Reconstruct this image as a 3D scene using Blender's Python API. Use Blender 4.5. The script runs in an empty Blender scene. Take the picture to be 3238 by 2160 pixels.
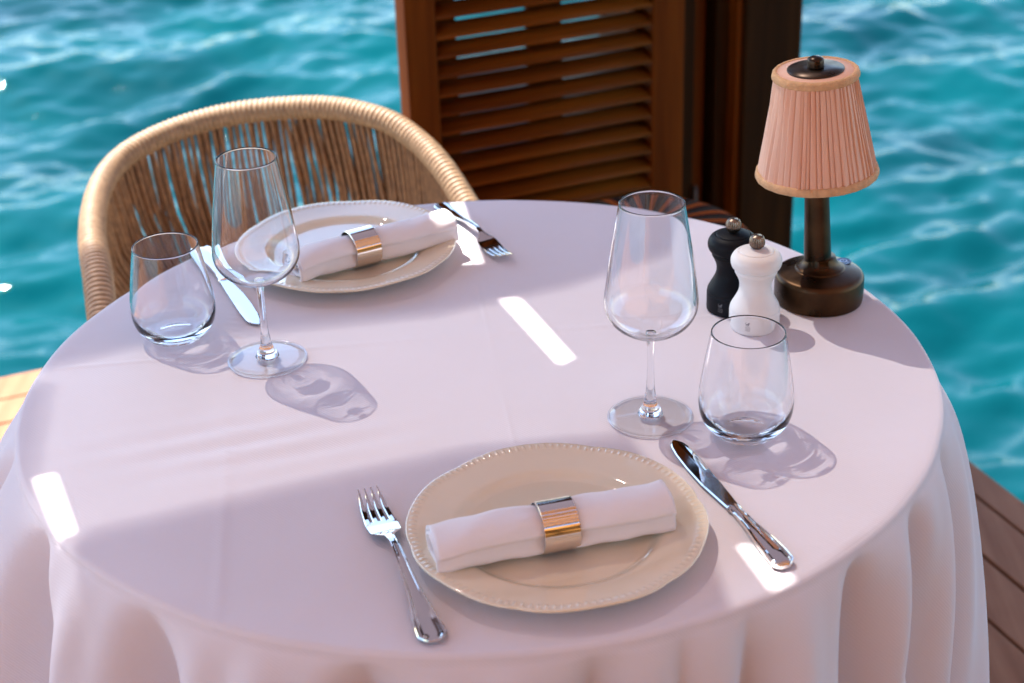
import bpy, bmesh, math, random
import numpy as np
from mathutils import Vector, Matrix, geometry

random.seed(7)
rng = np.random.RandomState(11)
C = bpy.context.scene.collection
R = math.radians
PI = math.pi
TZ = 0.75                                   # height of the table top

# ------------------------------------------------------------------ camera
cd = bpy.data.cameras.new("camera")
cam = bpy.data.objects.new("camera", cd)
C.objects.link(cam)
cd.sensor_width = 36.0
cd.lens = 60.27
cd.clip_start = 0.05
cd.clip_end = 6000
pit, rol = 0.4777, -0.03473
rt = Vector((1, 0, 0)); up = Vector((0, math.sin(pit), math.cos(pit))); fw = Vector((0, math.cos(pit), -math.sin(pit)))
cr, sr = math.cos(rol), math.sin(rol)
cx_ = rt * cr + up * sr
cy_ = up * cr - rt * sr
cz_ = -fw
m = Matrix((cx_, cy_, cz_)).transposed().to_4x4()
m.translation = Vector((0, 0, 0.8668 + TZ))
cam.matrix_world = m
cd.dof.use_dof = True
cd.dof.focus_distance = 1.74
cd.dof.aperture_fstop = 5.4
bpy.context.scene.camera = cam

# ------------------------------------------------------------------ sky and sun
SUN = Vector((-0.40, 0.47, 1.0)).normalized()          # towards the sun
elev = math.asin(SUN.z)
azim = math.atan2(SUN.x, SUN.y)
w = bpy.data.worlds.new("World")
bpy.context.scene.world = w
w.use_nodes = True
nt = w.node_tree
nt.nodes.clear()
sky = nt.nodes.new("ShaderNodeTexSky")
sky.sky_type = 'NISHITA'
sky.sun_disc = False
sky.sun_elevation = elev
sky.sun_rotation = azim
sky.air_density = 1.0
sky.dust_density = 0.4
sky.ozone_density = 2.6
bg = nt.nodes.new("ShaderNodeBackground")
bg.inputs[1].default_value = 0.11
wo = nt.nodes.new("ShaderNodeOutputWorld")
nt.links.new(sky.outputs[0], bg.inputs[0])
nt.links.new(bg.outputs[0], wo.inputs[0])
sl = bpy.data.lights.new("sun", 'SUN')
sl.energy = 4.6
sl.angle = R(0.5)
sl.color = (1.0, 0.945, 0.88)
so = bpy.data.objects.new("sun", sl)
C.objects.link(so)
so.rotation_euler = SUN.to_track_quat('Z', 'Y').to_euler()
so.location = SUN * 30

sc = bpy.context.scene
sc.view_settings.view_transform = 'Standard'
sc.view_settings.look = 'None'
sc.view_settings.exposure = 2.15
sc.view_settings.gamma = 1.0
sc.cycles.use_denoising = True
sc.cycles.max_bounces = 14
sc.cycles.transmission_bounces = 12
sc.cycles.transparent_max_bounces = 24
sc.cycles.glossy_bounces = 6
sc.cycles.diffuse_bounces = 4
sc.cycles.sample_clamp_indirect = 6.0
sc.cycles.sample_clamp_direct = 0
sc.cycles.caustics_refractive = True
sc.cycles.caustics_reflective = False
sc.cycles.blur_glossy = 0.3

# ------------------------------------------------------------------ helpers
def tag(o, label=None, cat=None, group=None, kind=None):
    if label: o['label'] = label
    if cat: o['category'] = cat
    if group: o['group'] = group
    if kind: o['kind'] = kind
    return o

def empty(name, loc, rz=0.0, parent=None):
    o = bpy.data.objects.new(name, None)
    C.objects.link(o)
    o.location = loc
    o.rotation_euler = (0, 0, rz)
    o.empty_display_size = 0.05
    if parent: o.parent = parent
    return o

def mesh(name, verts, faces, mat, parent=None, smooth=True, loc=None):
    me = bpy.data.meshes.new(name)
    me.from_pydata([tuple(v) for v in verts], [], faces)
    me.update()
    if mat: me.materials.append(mat)
    if smooth:
        me.polygons.foreach_set("use_smooth", [True] * len(me.polygons))
    o = bpy.data.objects.new(name, me)
    C.objects.link(o)
    if parent: o.parent = parent
    if loc is not None: o.location = loc
    return o

class MB:
    """collects verts and faces for one mesh"""
    def __init__(s): s.v = []; s.f = []
    def add(s, v, f):
        n = len(s.v)
        s.v += [tuple(a) for a in v]
        s.f += [tuple(i + n for i in a) for a in f]
    def box(s, x0, x1, y0, y1, z0, z1, M=None, ch=0.0):
        if ch <= 0:
            v = [(x, y, z) for z in (z0, z1) for y in (y0, y1) for x in (x0, x1)]
            f = [(0, 2, 3, 1), (4, 5, 7, 6), (0, 1, 5, 4), (2, 6, 7, 3), (0, 4, 6, 2), (1, 3, 7, 5)]
        else:
            bm = bmesh.new()
            bmesh.ops.create_cube(bm, size=1)
            for q in bm.verts:
                q.co = Vector(((x0 + x1) / 2 + q.co.x * (x1 - x0), (y0 + y1) / 2 + q.co.y * (y1 - y0), (z0 + z1) / 2 + q.co.z * (z1 - z0)))
            bmesh.ops.bevel(bm, geom=bm.edges[:], offset=ch, segments=2, profile=0.6, affect='EDGES')
            bm.verts.index_update()
            v = [q.co[:] for q in bm.verts]
            f = [[q.index for q in g.verts] for g in bm.faces]
            bm.free()
        if M is not None: v = [tuple(M @ Vector(a)) for a in v]
        s.add(v, f)
    def build(s, name, mat, parent=None, smooth=False):
        return mesh(name, s.v, s.f, mat, parent, smooth)

def lathe_vf(prof, seg=64, rfun=None, z0=0.0, close=False):
    """prof: list of (r,z). r==0 ends are collapsed into a pole."""
    v = []; f = []; rings = []
    for (r, z) in prof:
        if r < 1e-7:
            rings.append([len(v)]); v.append((0, 0, z + z0))
        else:
            ring = []
            for k in range(seg):
                a = 2 * PI * k / seg
                rr = r if rfun is None else rfun(r, z, a)
                ring.append(len(v)); v.append((rr * math.cos(a), rr * math.sin(a), z + z0))
            rings.append(ring)
    n = len(rings)
    rng_ = range(n) if close else range(n - 1)
    for i in rng_:
        A = rings[i]; B = rings[(i + 1) % n]
        for k in range(seg):
            k2 = (k + 1) % seg
            if len(A) == 1 and len(B) == 1: continue
            if len(A) == 1: f.append((A[0], B[k2], B[k]))
            elif len(B) == 1: f.append((A[k], A[k2], B[0]))
            else: f.append((A[k], A[k2], B[k2], B[k]))
    return v, f

def lathe(name, prof, mat, parent=None, seg=64, rfun=None, close=False, smooth=True):
    v, f = lathe_vf(prof, seg, rfun, 0.0, close)
    o = mesh(name, v, f, mat, parent, smooth)
    bm = bmesh.new(); bm.from_mesh(o.data)
    bmesh.ops.recalc_face_normals(bm, faces=bm.faces)
    bm.to_mesh(o.data); bm.free()
    return o

def smooth_prof(pts, n=6):
    """Catmull-Rom through (r,z) points"""
    out = []
    P = [pts[0]] + list(pts) + [pts[-1]]
    for i in range(1, len(P) - 2):
        for k in range(n):
            t = k / n
            q = []
            for d in (0, 1):
                a, b, c, e = P[i - 1][d], P[i][d], P[i + 1][d], P[i + 2][d]
                q.append(0.5 * ((2 * b) + (-a + c) * t + (2 * a - 5 * b + 4 * c - e) * t * t + (-a + 3 * b - 3 * c + e) * t ** 3))
            out.append(tuple(q))
    out.append(pts[-1])
    return out

def cr_path(pts, n=8):
    out = []
    pts = [Vector(p) for p in pts]
    P = [pts[0] * 2 - pts[1]] + pts + [pts[-1] * 2 - pts[-2]]
    for i in range(1, len(P) - 2):
        for k in range(n):
            t = k / n
            a, b, c, e = P[i - 1], P[i], P[i + 1], P[i + 2]
            out.append(0.5 * ((2 * b) + (-a + c) * t + (2 * a - 5 * b + 4 * c - e) * t * t + (-a + 3 * b - 3 * c + e) * t ** 3))
    out.append(pts[-1])
    return out

def tube_vf(path, rad, seg=12, cap=True, rf=None):
    path = [Vector(p) for p in path]
    v = []; f = []
    n = len(path)
    T = [(path[min(i + 1, n - 1)] - path[max(i - 1, 0)]).normalized() for i in range(n)]
    ref = Vector((0, 0, 1)) if abs(T[0].z) < 0.9 else Vector((1, 0, 0))
    N = (ref - T[0] * ref.dot(T[0])).normalized()
    for i in range(n):
        N = (N - T[i] * N.dot(T[i])).normalized()
        B = T[i].cross(N)
        r = rad[i] if hasattr(rad, '__len__') else rad
        for k in range(seg):
            a = 2 * PI * k / seg
            rr = r if rf is None else rf(i, a, r)
            v.append(path[i] + (N * math.cos(a) + B * math.sin(a)) * rr)
    for i in range(n - 1):
        for k in range(seg):
            k2 = (k + 1) % seg
            f.append((i * seg + k, i * seg + k2, (i + 1) * seg + k2, (i + 1) * seg + k))
    if cap:
        f.append(tuple(reversed(range(seg)))); f.append(tuple((n - 1) * seg + k for k in range(seg)))
    return v, f

def tube(name, path, rad, mat, parent=None, seg=12, rf=None):
    v, f = tube_vf(path, rad, seg, True, rf)
    return mesh(name, v, f, mat, parent)

# ------------------------------------------------------------------ materials
def newmat(name):
    mt = bpy.data.materials.new(name)
    mt.use_nodes = True
    t = mt.node_tree
    b = t.nodes["Principled BSDF"]
    return mt, t, b

def nd(t, typ, **kw):
    n = t.nodes.new(typ)
    for k, v in kw.items(): setattr(n, k, v)
    return n

def simple(name, col, rough=0.5, metal=0.0, var=0.0, vscale=20, bump=0.0, bscale=60, spec=None, stretch=None, coat=0.0, dist=0.001, rvar=0.0, trans=None):
    mt, t, b = newmat(name)
    b.inputs['Base Color'].default_value = (*col, 1)
    b.inputs['Roughness'].default_value = rough
    b.inputs['Metallic'].default_value = metal
    if spec is not None: b.inputs['Specular IOR Level'].default_value = spec
    if coat: b.inputs['Coat Weight'].default_value = coat; b.inputs['Coat Roughness'].default_value = 0.05
    tc = nd(t, 'ShaderNodeTexCoord')
    mp = nd(t, 'ShaderNodeMapping')
    if stretch: mp.inputs['Scale'].default_value = stretch
    t.links.new(tc.outputs['Object'], mp.inputs[0])
    if var or rvar:
        nz = nd(t, 'ShaderNodeTexNoise')
        nz.inputs['Scale'].default_value = vscale
        nz.inputs['Detail'].default_value = 6
        t.links.new(mp.outputs[0], nz.inputs['Vector'])
        if var:
            rp = nd(t, 'ShaderNodeMix', data_type='RGBA')
            rp.inputs[6].default_value = (*[max(0, c * (1 - var)) for c in col], 1)
            rp.inputs[7].default_value = (*[min(1, c * (1 + var)) for c in col], 1)
            cr2 = nd(t, 'ShaderNodeMapRange')
            cr2.inputs[1].default_value = 0.3; cr2.inputs[2].default_value = 0.7
            t.links.new(nz.outputs['Fac'], cr2.inputs[0])
            t.links.new(cr2.outputs[0], rp.inputs[0])
            t.links.new(rp.outputs[2], b.inputs['Base Color'])
        if rvar:
            mr = nd(t, 'ShaderNodeMapRange')
            mr.inputs[1].default_value = 0.35; mr.inputs[2].default_value = 0.65
            mr.inputs[3].default_value = max(0, rough - rvar); mr.inputs[4].default_value = rough + rvar
            t.links.new(nz.outputs['Fac'], mr.inputs[0])
            t.links.new(mr.outputs[0], b.inputs['Roughness'])
    if bump:
        n2 = nd(t, 'ShaderNodeTexNoise')
        n2.inputs['Scale'].default_value = bscale
        n2.inputs['Detail'].default_value = 4
        t.links.new(mp.outputs[0], n2.inputs['Vector'])
        bp = nd(t, 'ShaderNodeBump')
        bp.inputs['Strength'].default_value = bump
        bp.inputs['Distance'].default_value = dist
        t.links.new(n2.outputs['Fac'], bp.inputs['Height'])
        t.links.new(bp.outputs[0], b.inputs['Normal'])
    return mt

def cloth_mat(name, col, weave=900.0, wb=0.25, translucent=0.12):
    mt, t, b = newmat(name)
    out = t.nodes['Material Output']
    b.inputs['Roughness'].default_value = 0.75
    b.inputs['Specular IOR Level'].default_value = 0.25
    b.inputs['Sheen Weight'].default_value = 0.15
    b.inputs['Sheen Roughness'].default_value = 0.5
    tc = nd(t, 'ShaderNodeTexCoord')
    wv = nd(t, 'ShaderNodeTexWave', wave_type='BANDS', bands_direction='DIAGONAL')
    wv.inputs['Scale'].default_value = weave / 6.0
    wv.inputs['Distortion'].default_value = 0.4
    t.links.new(tc.outputs['Object'], wv.inputs['Vector'])
    nz = nd(t, 'ShaderNodeTexNoise'); nz.inputs['Scale'].default_value = 9; nz.inputs['Detail'].default_value = 5
    t.links.new(tc.outputs['Object'], nz.inputs['Vector'])
    nz2 = nd(t, 'ShaderNodeTexNoise'); nz2.inputs['Scale'].default_value = 420; nz2.inputs['Detail'].default_value = 2
    t.links.new(tc.outputs['Object'], nz2.inputs['Vector'])
    mx = nd(t, 'ShaderNodeMix', data_type='RGBA')
    mx.inputs[6].default_value = (*[c * 0.965 for c in col], 1)
    mx.inputs[7].default_value = (*[min(1, c * 1.02) for c in col], 1)
    t.links.new(nz.outputs['Fac'], mx.inputs[0])
    t.links.new(mx.outputs[2], b.inputs['Base Color'])
    ad = nd(t, 'ShaderNodeMath', operation='ADD')
    t.links.new(wv.outputs['Fac'], ad.inputs[0]); t.links.new(nz2.outputs['Fac'], ad.inputs[1])
    bp = nd(t, 'ShaderNodeBump'); bp.inputs['Strength'].default_value = wb; bp.inputs['Distance'].default_value = 0.0003
    t.links.new(ad.outputs[0], bp.inputs['Height'])
    bp2 = nd(t, 'ShaderNodeBump'); bp2.inputs['Strength'].default_value = 0.5; bp2.inputs['Distance'].default_value = 0.004
    t.links.new(nz.outputs['Fac'], bp2.inputs['Height'])
    t.links.new(bp.outputs[0], bp2.inputs['Normal'])
    t.links.new(bp2.outputs[0], b.inputs['Normal'])
    tr = nd(t, 'ShaderNodeBsdfTranslucent'); tr.inputs[0].default_value = (*col, 1)
    ms = nd(t, 'ShaderNodeMixShader'); ms.inputs[0].default_value = translucent
    t.links.new(b.outputs[0], ms.inputs[1]); t.links.new(tr.outputs[0], ms.inputs[2])
    t.links.new(ms.outputs[0], out.inputs[0])
    return mt

def wood_mat(name, c1, c2, rough=0.4, axis=2, scale=6.0, coat=0.0, bump=0.3):
    """grain running along the given axis"""
    mt, t, b = newmat(name)
    tc = nd(t, 'ShaderNodeTexCoord'); mp = nd(t, 'ShaderNodeMapping')
    s = [scale * 6] * 3; s[axis] = scale * 0.35
    mp.inputs['Scale'].default_value = s
    t.links.new(tc.outputs['Object'], mp.inputs[0])
    nz = nd(t, 'ShaderNodeTexNoise'); nz.inputs['Scale'].default_value = 1.0; nz.inputs['Detail'].default_value = 8; nz.inputs['Distortion'].default_value = 0.6
    t.links.new(mp.outputs[0], nz.inputs['Vector'])
    mr = nd(t, 'ShaderNodeMapRange'); mr.inputs[1].default_value = 0.3; mr.inputs[2].default_value = 0.7
    t.links.new(nz.outputs['Fac'], mr.inputs[0])
    mx = nd(t, 'ShaderNodeMix', data_type='RGBA')
    mx.inputs[6].default_value = (*c1, 1); mx.inputs[7].default_value = (*c2, 1)
    t.links.new(mr.outputs[0], mx.inputs[0])
    t.links.new(mx.outputs[2], b.inputs['Base Color'])
    b.inputs['Roughness'].default_value = rough
    b.inputs['Specular IOR Level'].default_value = 0.06
    bp = nd(t, 'ShaderNodeBump'); bp.inputs['Strength'].default_value = bump; bp.inputs['Distance'].default_value = 0.001
    t.links.new(nz.outputs['Fac'], bp.inputs['Height']); t.links.new(bp.outputs[0], b.inputs['Normal'])
    return mt

M = {}
BY = R(22)                                  # the terrace is turned 22 degrees
M['tablecloth'] = cloth_mat('white linen', (0.80, 0.755, 0.80))
M['napkin'] = cloth_mat('napkin cotton', (0.90, 0.865, 0.885), weave=1500, wb=0.3, translucent=0.1)
M['plate'] = simple('cream glazed stoneware', (0.80, 0.70, 0.53), 0.06, var=0.03, vscale=8, bump=0.2, bscale=22, coat=0.6, dist=0.004)
M['steel'] = simple('polished steel', (0.74, 0.70, 0.66), 0.045, 1.0, bump=0.02, bscale=30)
M['ring'] = simple('polished ring steel', (0.86, 0.82, 0.76), 0.04, 1.0, bump=0.03, bscale=12, dist=0.002)
M['black_wood'] = simple('black satin wood', (0.006, 0.0065, 0.009), 0.5, var=0.3, bump=0.05, bscale=200, spec=0.12)
M['white_wood'] = simple('white matte wood', (0.80, 0.77, 0.74), 0.5, var=0.02, bump=0.04, bscale=150)
M['knob'] = simple('brushed nickel knob', (0.24, 0.185, 0.145), 0.33, 1.0, var=0.2, vscale=80)
M['bronze'] = simple('patinated bronze', (0.065, 0.033, 0.013), 0.36, 0.8, var=0.55, vscale=26, bump=0.08, bscale=120, rvar=0.10)
M['bronze_dark'] = simple('dark bronze cap', (0.05, 0.032, 0.022), 0.34, 0.8, var=0.4, vscale=40, rvar=0.08)
M['trim'] = simple('tan velvet trim', (0.62, 0.36, 0.18), 0.8, var=0.12, vscale=160, bump=0.6, bscale=500, dist=0.002)
M['button_ring'] = simple('blue grey touch button', (0.10, 0.16, 0.28), 0.25, 0.3)
M['button_mark'] = simple('pale button symbol', (0.30, 0.45, 0.70), 0.3)
M['emblem'] = simple('grey printed emblem', (0.22, 0.20, 0.20), 0.5)
M['emblem_dark'] = simple('grey emblem on black', (0.13, 0.13, 0.14), 0.5)
M['dark_metal'] = simple('brown powder coated frame', (0.05, 0.032, 0.022), 0.45, 0.2)
M['cushion'] = cloth_mat('seat cushion cloth', (0.55, 0.50, 0.42), weave=500)
M['brass'] = simple('brass band', (0.75, 0.48, 0.18), 0.2, 1.0)

def shade_mat():
    mt, t, b = newmat('peach pleated silk')
    out = t.nodes['Material Output']
    tc = nd(t, 'ShaderNodeTexCoord'); mp = nd(t, 'ShaderNodeMapping'); mp.inputs['Scale'].default_value = (300, 300, 40)
    t.links.new(tc.outputs['Object'], mp.inputs[0])
    nz = nd(t, 'ShaderNodeTexNoise'); nz.inputs['Scale'].default_value = 1; nz.inputs['Detail'].default_value = 5
    t.links.new(mp.outputs[0], nz.inputs['Vector'])
    mx = nd(t, 'ShaderNodeMix', data_type='RGBA')
    mx.inputs[6].default_value = (0.86, 0.48, 0.33, 1); mx.inputs[7].default_value = (0.92, 0.57, 0.40, 1)
    t.links.new(nz.outputs['Fac'], mx.inputs[0]); t.links.new(mx.outputs[2], b.inputs['Base Color'])
    b.inputs['Roughness'].default_value = 0.65
    b.inputs['Sheen Weight'].default_value = 0.25
    bp = nd(t, 'ShaderNodeBump'); bp.inputs['Strength'].default_value = 0.2; bp.inputs['Distance'].default_value = 0.0004
    t.links.new(nz.outputs['Fac'], bp.inputs['Height']); t.links.new(bp.outputs[0], b.inputs['Normal'])
    tr = nd(t, 'ShaderNodeBsdfTranslucent'); tr.inputs[0].default_value = (0.92, 0.48, 0.33, 1)
    ms = nd(t, 'ShaderNodeMixShader'); ms.inputs[0].default_value = 0.15
    t.links.new(b.outputs[0], ms.inputs[1]); t.links.new(tr.outputs[0], ms.inputs[2]); t.links.new(ms.outputs[0], out.inputs[0])
    return mt
M['shade'] = shade_mat()

def glass_mat():
    mt, t, b = newmat('clear glass')
    out = t.nodes['Material Output']
    g = nd(t, 'ShaderNodeBsdfGlass'); g.inputs['IOR'].default_value = 1.5; g.inputs['Roughness'].default_value = 0.0
    g.inputs['Color'].default_value = (0.985, 0.99, 0.995, 1)
    t.nodes.remove(b)
    t.links.new(g.outputs[0], out.inputs[0])
    return mt
M['glass'] = glass_mat()
def thin_glass_mat():
    mt, t, b = newmat('thin clear glass')
    out = t.nodes['Material Output']
    t.nodes.remove(b)
    tr = nd(t, 'ShaderNodeBsdfTransparent'); tr.inputs[0].default_value = (0.975, 0.98, 0.985, 1)
    gl = nd(t, 'ShaderNodeBsdfGlossy'); gl.inputs['Roughness'].default_value = 0.02
    lw = nd(t, 'ShaderNodeLayerWeight')
    pw = nd(t, 'ShaderNodeMath', operation='POWER'); pw.inputs[1].default_value = 4.0
    t.links.new(lw.outputs['Facing'], pw.inputs[0])
    fr = nd(t, 'ShaderNodeMath', operation='MULTIPLY_ADD'); fr.inputs[1].default_value = 0.90; fr.inputs[2].default_value = 0.035
    t.links.new(pw.outputs[0], fr.inputs[0])
    mx = nd(t, 'ShaderNodeMixShader')
    t.links.new(fr.outputs[0], mx.inputs[0]); t.links.new(tr.outputs[0], mx.inputs[1]); t.links.new(gl.outputs[0], mx.inputs[2])
    t.links.new(mx.outputs[0], out.inputs[0])
    return mt
M['thin_glass'] = thin_glass_mat()

def rope_mat(name, c1, c2):
    mt, t, b = newmat(name)
    tc = nd(t, 'ShaderNodeTexCoord')
    nz = nd(t, 'ShaderNodeTexNoise'); nz.inputs['Scale'].default_value = 90; nz.inputs['Detail'].default_value = 6
    t.links.new(tc.outputs['Object'], nz.inputs['Vector'])
    mr = nd(t, 'ShaderNodeMapRange'); mr.inputs[1].default_value = 0.35; mr.inputs[2].default_value = 0.65
    t.links.new(nz.outputs['Fac'], mr.inputs[0])
    mx = nd(t, 'ShaderNodeMix', data_type='RGBA')
    mx.inputs[6].default_value = (*c1, 1); mx.inputs[7].default_value = (*c2, 1)
    t.links.new(mr.outputs[0], mx.inputs[0]); t.links.new(mx.outputs[2], b.inputs['Base Color'])
    b.inputs['Roughness'].default_value = 0.55
    bp = nd(t, 'ShaderNodeBump'); bp.inputs['Strength'].default_value = 0.5; bp.inputs['Distance'].default_value = 0.001
    t.links.new(nz.outputs['Fac'], bp.inputs['Height']); t.links.new(bp.outputs[0], b.inputs['Normal'])
    return mt
M['rail_rope'] = rope_mat('pale wrapped rope', (0.22, 0.135, 0.070), (0.31, 0.195, 0.105))
M['web_rope'] = rope_mat('tan rope', (0.15, 0.070, 0.027), (0.26, 0.13, 0.052))

M['teak'] = wood_mat('reddish varnished teak', (0.085, 0.019, 0.0015), (0.16, 0.042, 0.004), 0.5, axis=2, coat=0.0)
M['teak_slat'] = wood_mat('reddish varnished slat wood', (0.090, 0.020, 0.002), (0.20, 0.054, 0.005), 0.45, axis=0, coat=0.0)
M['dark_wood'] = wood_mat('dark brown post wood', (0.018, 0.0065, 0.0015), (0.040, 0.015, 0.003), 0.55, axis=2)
M['gold_wood'] = wood_mat('pale golden cladding wood', (0.36, 0.15, 0.04), (0.46, 0.22, 0.06), 0.5, axis=2, scale=3)

def deck_mat():
    mt, t, b = newmat('deck boards')
    tc = nd(t, 'ShaderNodeTexCoord'); mp = nd(t, 'ShaderNodeMapping'); mp.inputs['Scale'].default_value = (30, 1.6, 30)
    t.links.new(tc.outputs['Object'], mp.inputs[0])
    nz = nd(t, 'ShaderNodeTexNoise'); nz.inputs['Scale'].default_value = 1.0; nz.inputs['Detail'].default_value = 8; nz.inputs['Distortion'].default_value = 0.4
    t.links.new(mp.outputs[0], nz.inputs['Vector'])
    big = nd(t, 'ShaderNodeTexNoise'); big.inputs['Scale'].default_value = 3.0; big.inputs['Detail'].default_value = 4
    t.links.new(tc.outputs['Object'], big.inputs['Vector'])
    ad = nd(t, 'ShaderNodeMath', operation='MULTIPLY_ADD'); ad.inputs[1].default_value = 0.6
    t.links.new(nz.outputs['Fac'], ad.inputs[0])
    ml = nd(t, 'ShaderNodeMath', operation='MULTIPLY'); ml.inputs[1].default_value = 0.5
    t.links.new(big.outputs['Fac'], ml.inputs[0]); t.links.new(ml.outputs[0], ad.inputs[2])
    rp = nd(t, 'ShaderNodeMix', data_type='RGBA')
    rp.inputs[6].default_value = (0.17, 0.067, 0.032, 1); rp.inputs[7].default_value = (0.40, 0.20, 0.11, 1)
    mr = nd(t, 'ShaderNodeMapRange'); mr.inputs[1].default_value = 0.35; mr.inputs[2].default_value = 0.75
    t.links.new(ad.outputs[0], mr.inputs[0]); t.links.new(mr.outputs[0], rp.inputs[0])
    t.links.new(rp.outputs[2], b.inputs['Base Color'])
    b.inputs['Roughness'].default_value = 0.6; b.inputs['Specular IOR Level'].default_value = 0.08
    bp = nd(t, 'ShaderNodeBump'); bp.inputs['Strength'].default_value = 0.4; bp.inputs['Distance'].default_value = 0.001
    t.links.new(nz.outputs['Fac'], bp.inputs['Height']); t.links.new(bp.outputs[0], b.inputs['Normal'])
    return mt
M['deck'] = deck_mat()

def water_mat():
    mt, t, b = newmat('turquoise sea water')
    tc = nd(t, 'ShaderNodeTexCoord')
    n1 = nd(t, 'ShaderNodeTexNoise'); n1.inputs['Scale'].default_value = 0.45; n1.inputs['Detail'].default_value = 4
    t.links.new(tc.outputs['Object'], n1.inputs['Vector'])
    mx = nd(t, 'ShaderNodeMix', data_type='RGBA')
    mx.inputs[6].default_value = (0.0, 0.026, 0.034, 1); mx.inputs[7].default_value = (0.0, 0.066, 0.076, 1)
    mr = nd(t, 'ShaderNodeMapRange'); mr.inputs[1].default_value = 0.35; mr.inputs[2].default_value = 0.65
    t.links.new(n1.outputs['Fac'], mr.inputs[0]); t.links.new(mr.outputs[0], mx.inputs[0])
    t.links.new(mx.outputs[2], b.inputs['Base Color'])
    b.inputs['Roughness'].default_value = 0.02
    b.inputs['IOR'].default_value = 1.333
    b.inputs['Specular IOR Level'].default_value = 0.16
    n2 = nd(t, 'ShaderNodeTexNoise'); n2.inputs['Scale'].default_value = 9; n2.inputs['Detail'].default_value = 5; n2.inputs['Roughness'].default_value = 0.55
    t.links.new(tc.outputs['Object'], n2.inputs['Vector'])
    bp = nd(t, 'ShaderNodeBump'); bp.inputs['Strength'].default_value = 0.3; bp.inputs['Distance'].default_value = 0.015
    t.links.new(n2.outputs['Fac'], bp.inputs['Height']); t.links.new(bp.outputs[0], b.inputs['Normal'])
    return mt
M['water'] = water_mat()

def stripe_mat():
    mt, t, b = newmat('striped velvet')
    tc = nd(t, 'ShaderNodeTexCoord'); sp = nd(t, 'ShaderNodeSeparateXYZ')
    t.links.new(tc.outputs['Object'], sp.inputs[0])
    at = nd(t, 'ShaderNodeMath', operation='ARCTAN2')
    t.links.new(sp.outputs[1], at.inputs[0]); t.links.new(sp.outputs[0], at.inputs[1])
    mu = nd(t, 'ShaderNodeMath', operation='MULTIPLY'); mu.inputs[1].default_value = 3.2
    t.links.new(at.outputs[0], mu.inputs[0])
    fr = nd(t, 'ShaderNodeMath', operation='FRACT'); t.links.new(mu.outputs[0], fr.inputs[0])
    rp = nd(t, 'ShaderNodeValToRGB')
    rp.color_ramp.interpolation = 'CONSTANT'
    e = rp.color_ramp.elements
    e[0].position = 0.0; e[0].color = (0.02, 0.012, 0.010, 1)
    e[1].position = 0.24; e[1].color = (0.42, 0.085, 0.012, 1)
    for pos, c in ((0.34, (0.03, 0.014, 0.010)), (0.42, (0.52, 0.12, 0.018)), (0.55, (0.02, 0.012, 0.01)), (0.72, (0.02, 0.075, 0.07)), (0.78, (0.10, 0.045, 0.02)), (0.86, (0.015, 0.010, 0.010))):
        q = e.new(pos); q.color = (*c, 1)
    t.links.new(fr.outputs[0], rp.inputs[0]); t.links.new(rp.outputs[0], b.inputs['Base Color'])
    b.inputs['Roughness'].default_value = 0.9
    b.inputs['Specular IOR Level'].default_value = 0.05
    return mt
M['stripes'] = stripe_mat()

def awning_mat(T):
    """open weave shade cloth: some of the sun passes the mesh, some is scattered through the threads"""
    mt, t, b = newmat('open weave awning cloth')
    out = t.nodes['Material Output']
    b.inputs['Base Color'].default_value = (0.035, 0.022, 0.018, 1); b.inputs['Roughness'].default_value = 0.9
    tr = nd(t, 'ShaderNodeBsdfTransparent'); tr.inputs[0].default_value = (1.0, 0.96, 0.95, 1)
    tl = nd(t, 'ShaderNodeBsdfTranslucent'); tl.inputs[0].default_value = (0.09, 0.06, 0.06, 1)
    m1 = nd(t, 'ShaderNodeMixShader'); m1.inputs[0].default_value = 0.5
    m2 = nd(t, 'ShaderNodeMixShader'); m2.inputs[0].default_value = T
    t.links.new(b.outputs[0], m1.inputs[1]); t.links.new(tl.outputs[0], m1.inputs[2])
    t.links.new(m1.outputs[0], m2.inputs[1]); t.links.new(tr.outputs[0], m2.inputs[2])
    t.links.new(m2.outputs[0], out.inputs[0])
    return mt
M['awning'] = awning_mat(0.090)
M['awning_strip'] = awning_mat(0.60)

def reed_mat():
    mt, t, b = newmat('golden reed matting')
    out = t.nodes['Material Output']
    b.inputs['Roughness'].default_value = 0.7
    tc = nd(t, 'ShaderNodeTexCoord'); mp = nd(t, 'ShaderNodeMapping', vector_type='TEXTURE')
    mp.inputs['Rotation'].default_value = (0, 0, BY); mp.inputs['Scale'].default_value = (8, 0.05, 8)
    t.links.new(tc.outputs['Object'], mp.inputs[0])
    nz = nd(t, 'ShaderNodeTexNoise'); nz.inputs['Scale'].default_value = 1.0; nz.inputs['Detail'].default_value = 3
    t.links.new(mp.outputs[0], nz.inputs['Vector'])
    rp = nd(t, 'ShaderNodeValToRGB'); e = rp.color_ramp.elements
    e[0].position = 0.36; e[0].color = (0.10, 0.045, 0.012, 1); e[1].position = 0.50; e[1].color = (0.75, 0.48, 0.20, 1)
    t.links.new(nz.outputs['Fac'], rp.inputs[0]); t.links.new(rp.outputs[0], b.inputs['Base Color'])
    tl = nd(t, 'ShaderNodeBsdfTranslucent'); tl.inputs[0].default_value = (0.85, 0.60, 0.32, 1)
    ms = nd(t, 'ShaderNodeMixShader'); ms.inputs[0].default_value = 0.33
    t.links.new(rp.outputs[0], tl.inputs[0])
    t.links.new(b.outputs[0], ms.inputs[1]); t.links.new(tl.outputs[0], ms.inputs[2]); t.links.new(ms.outputs[0], out.inputs[0])
    return mt
M['reed'] = reed_mat()

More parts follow.
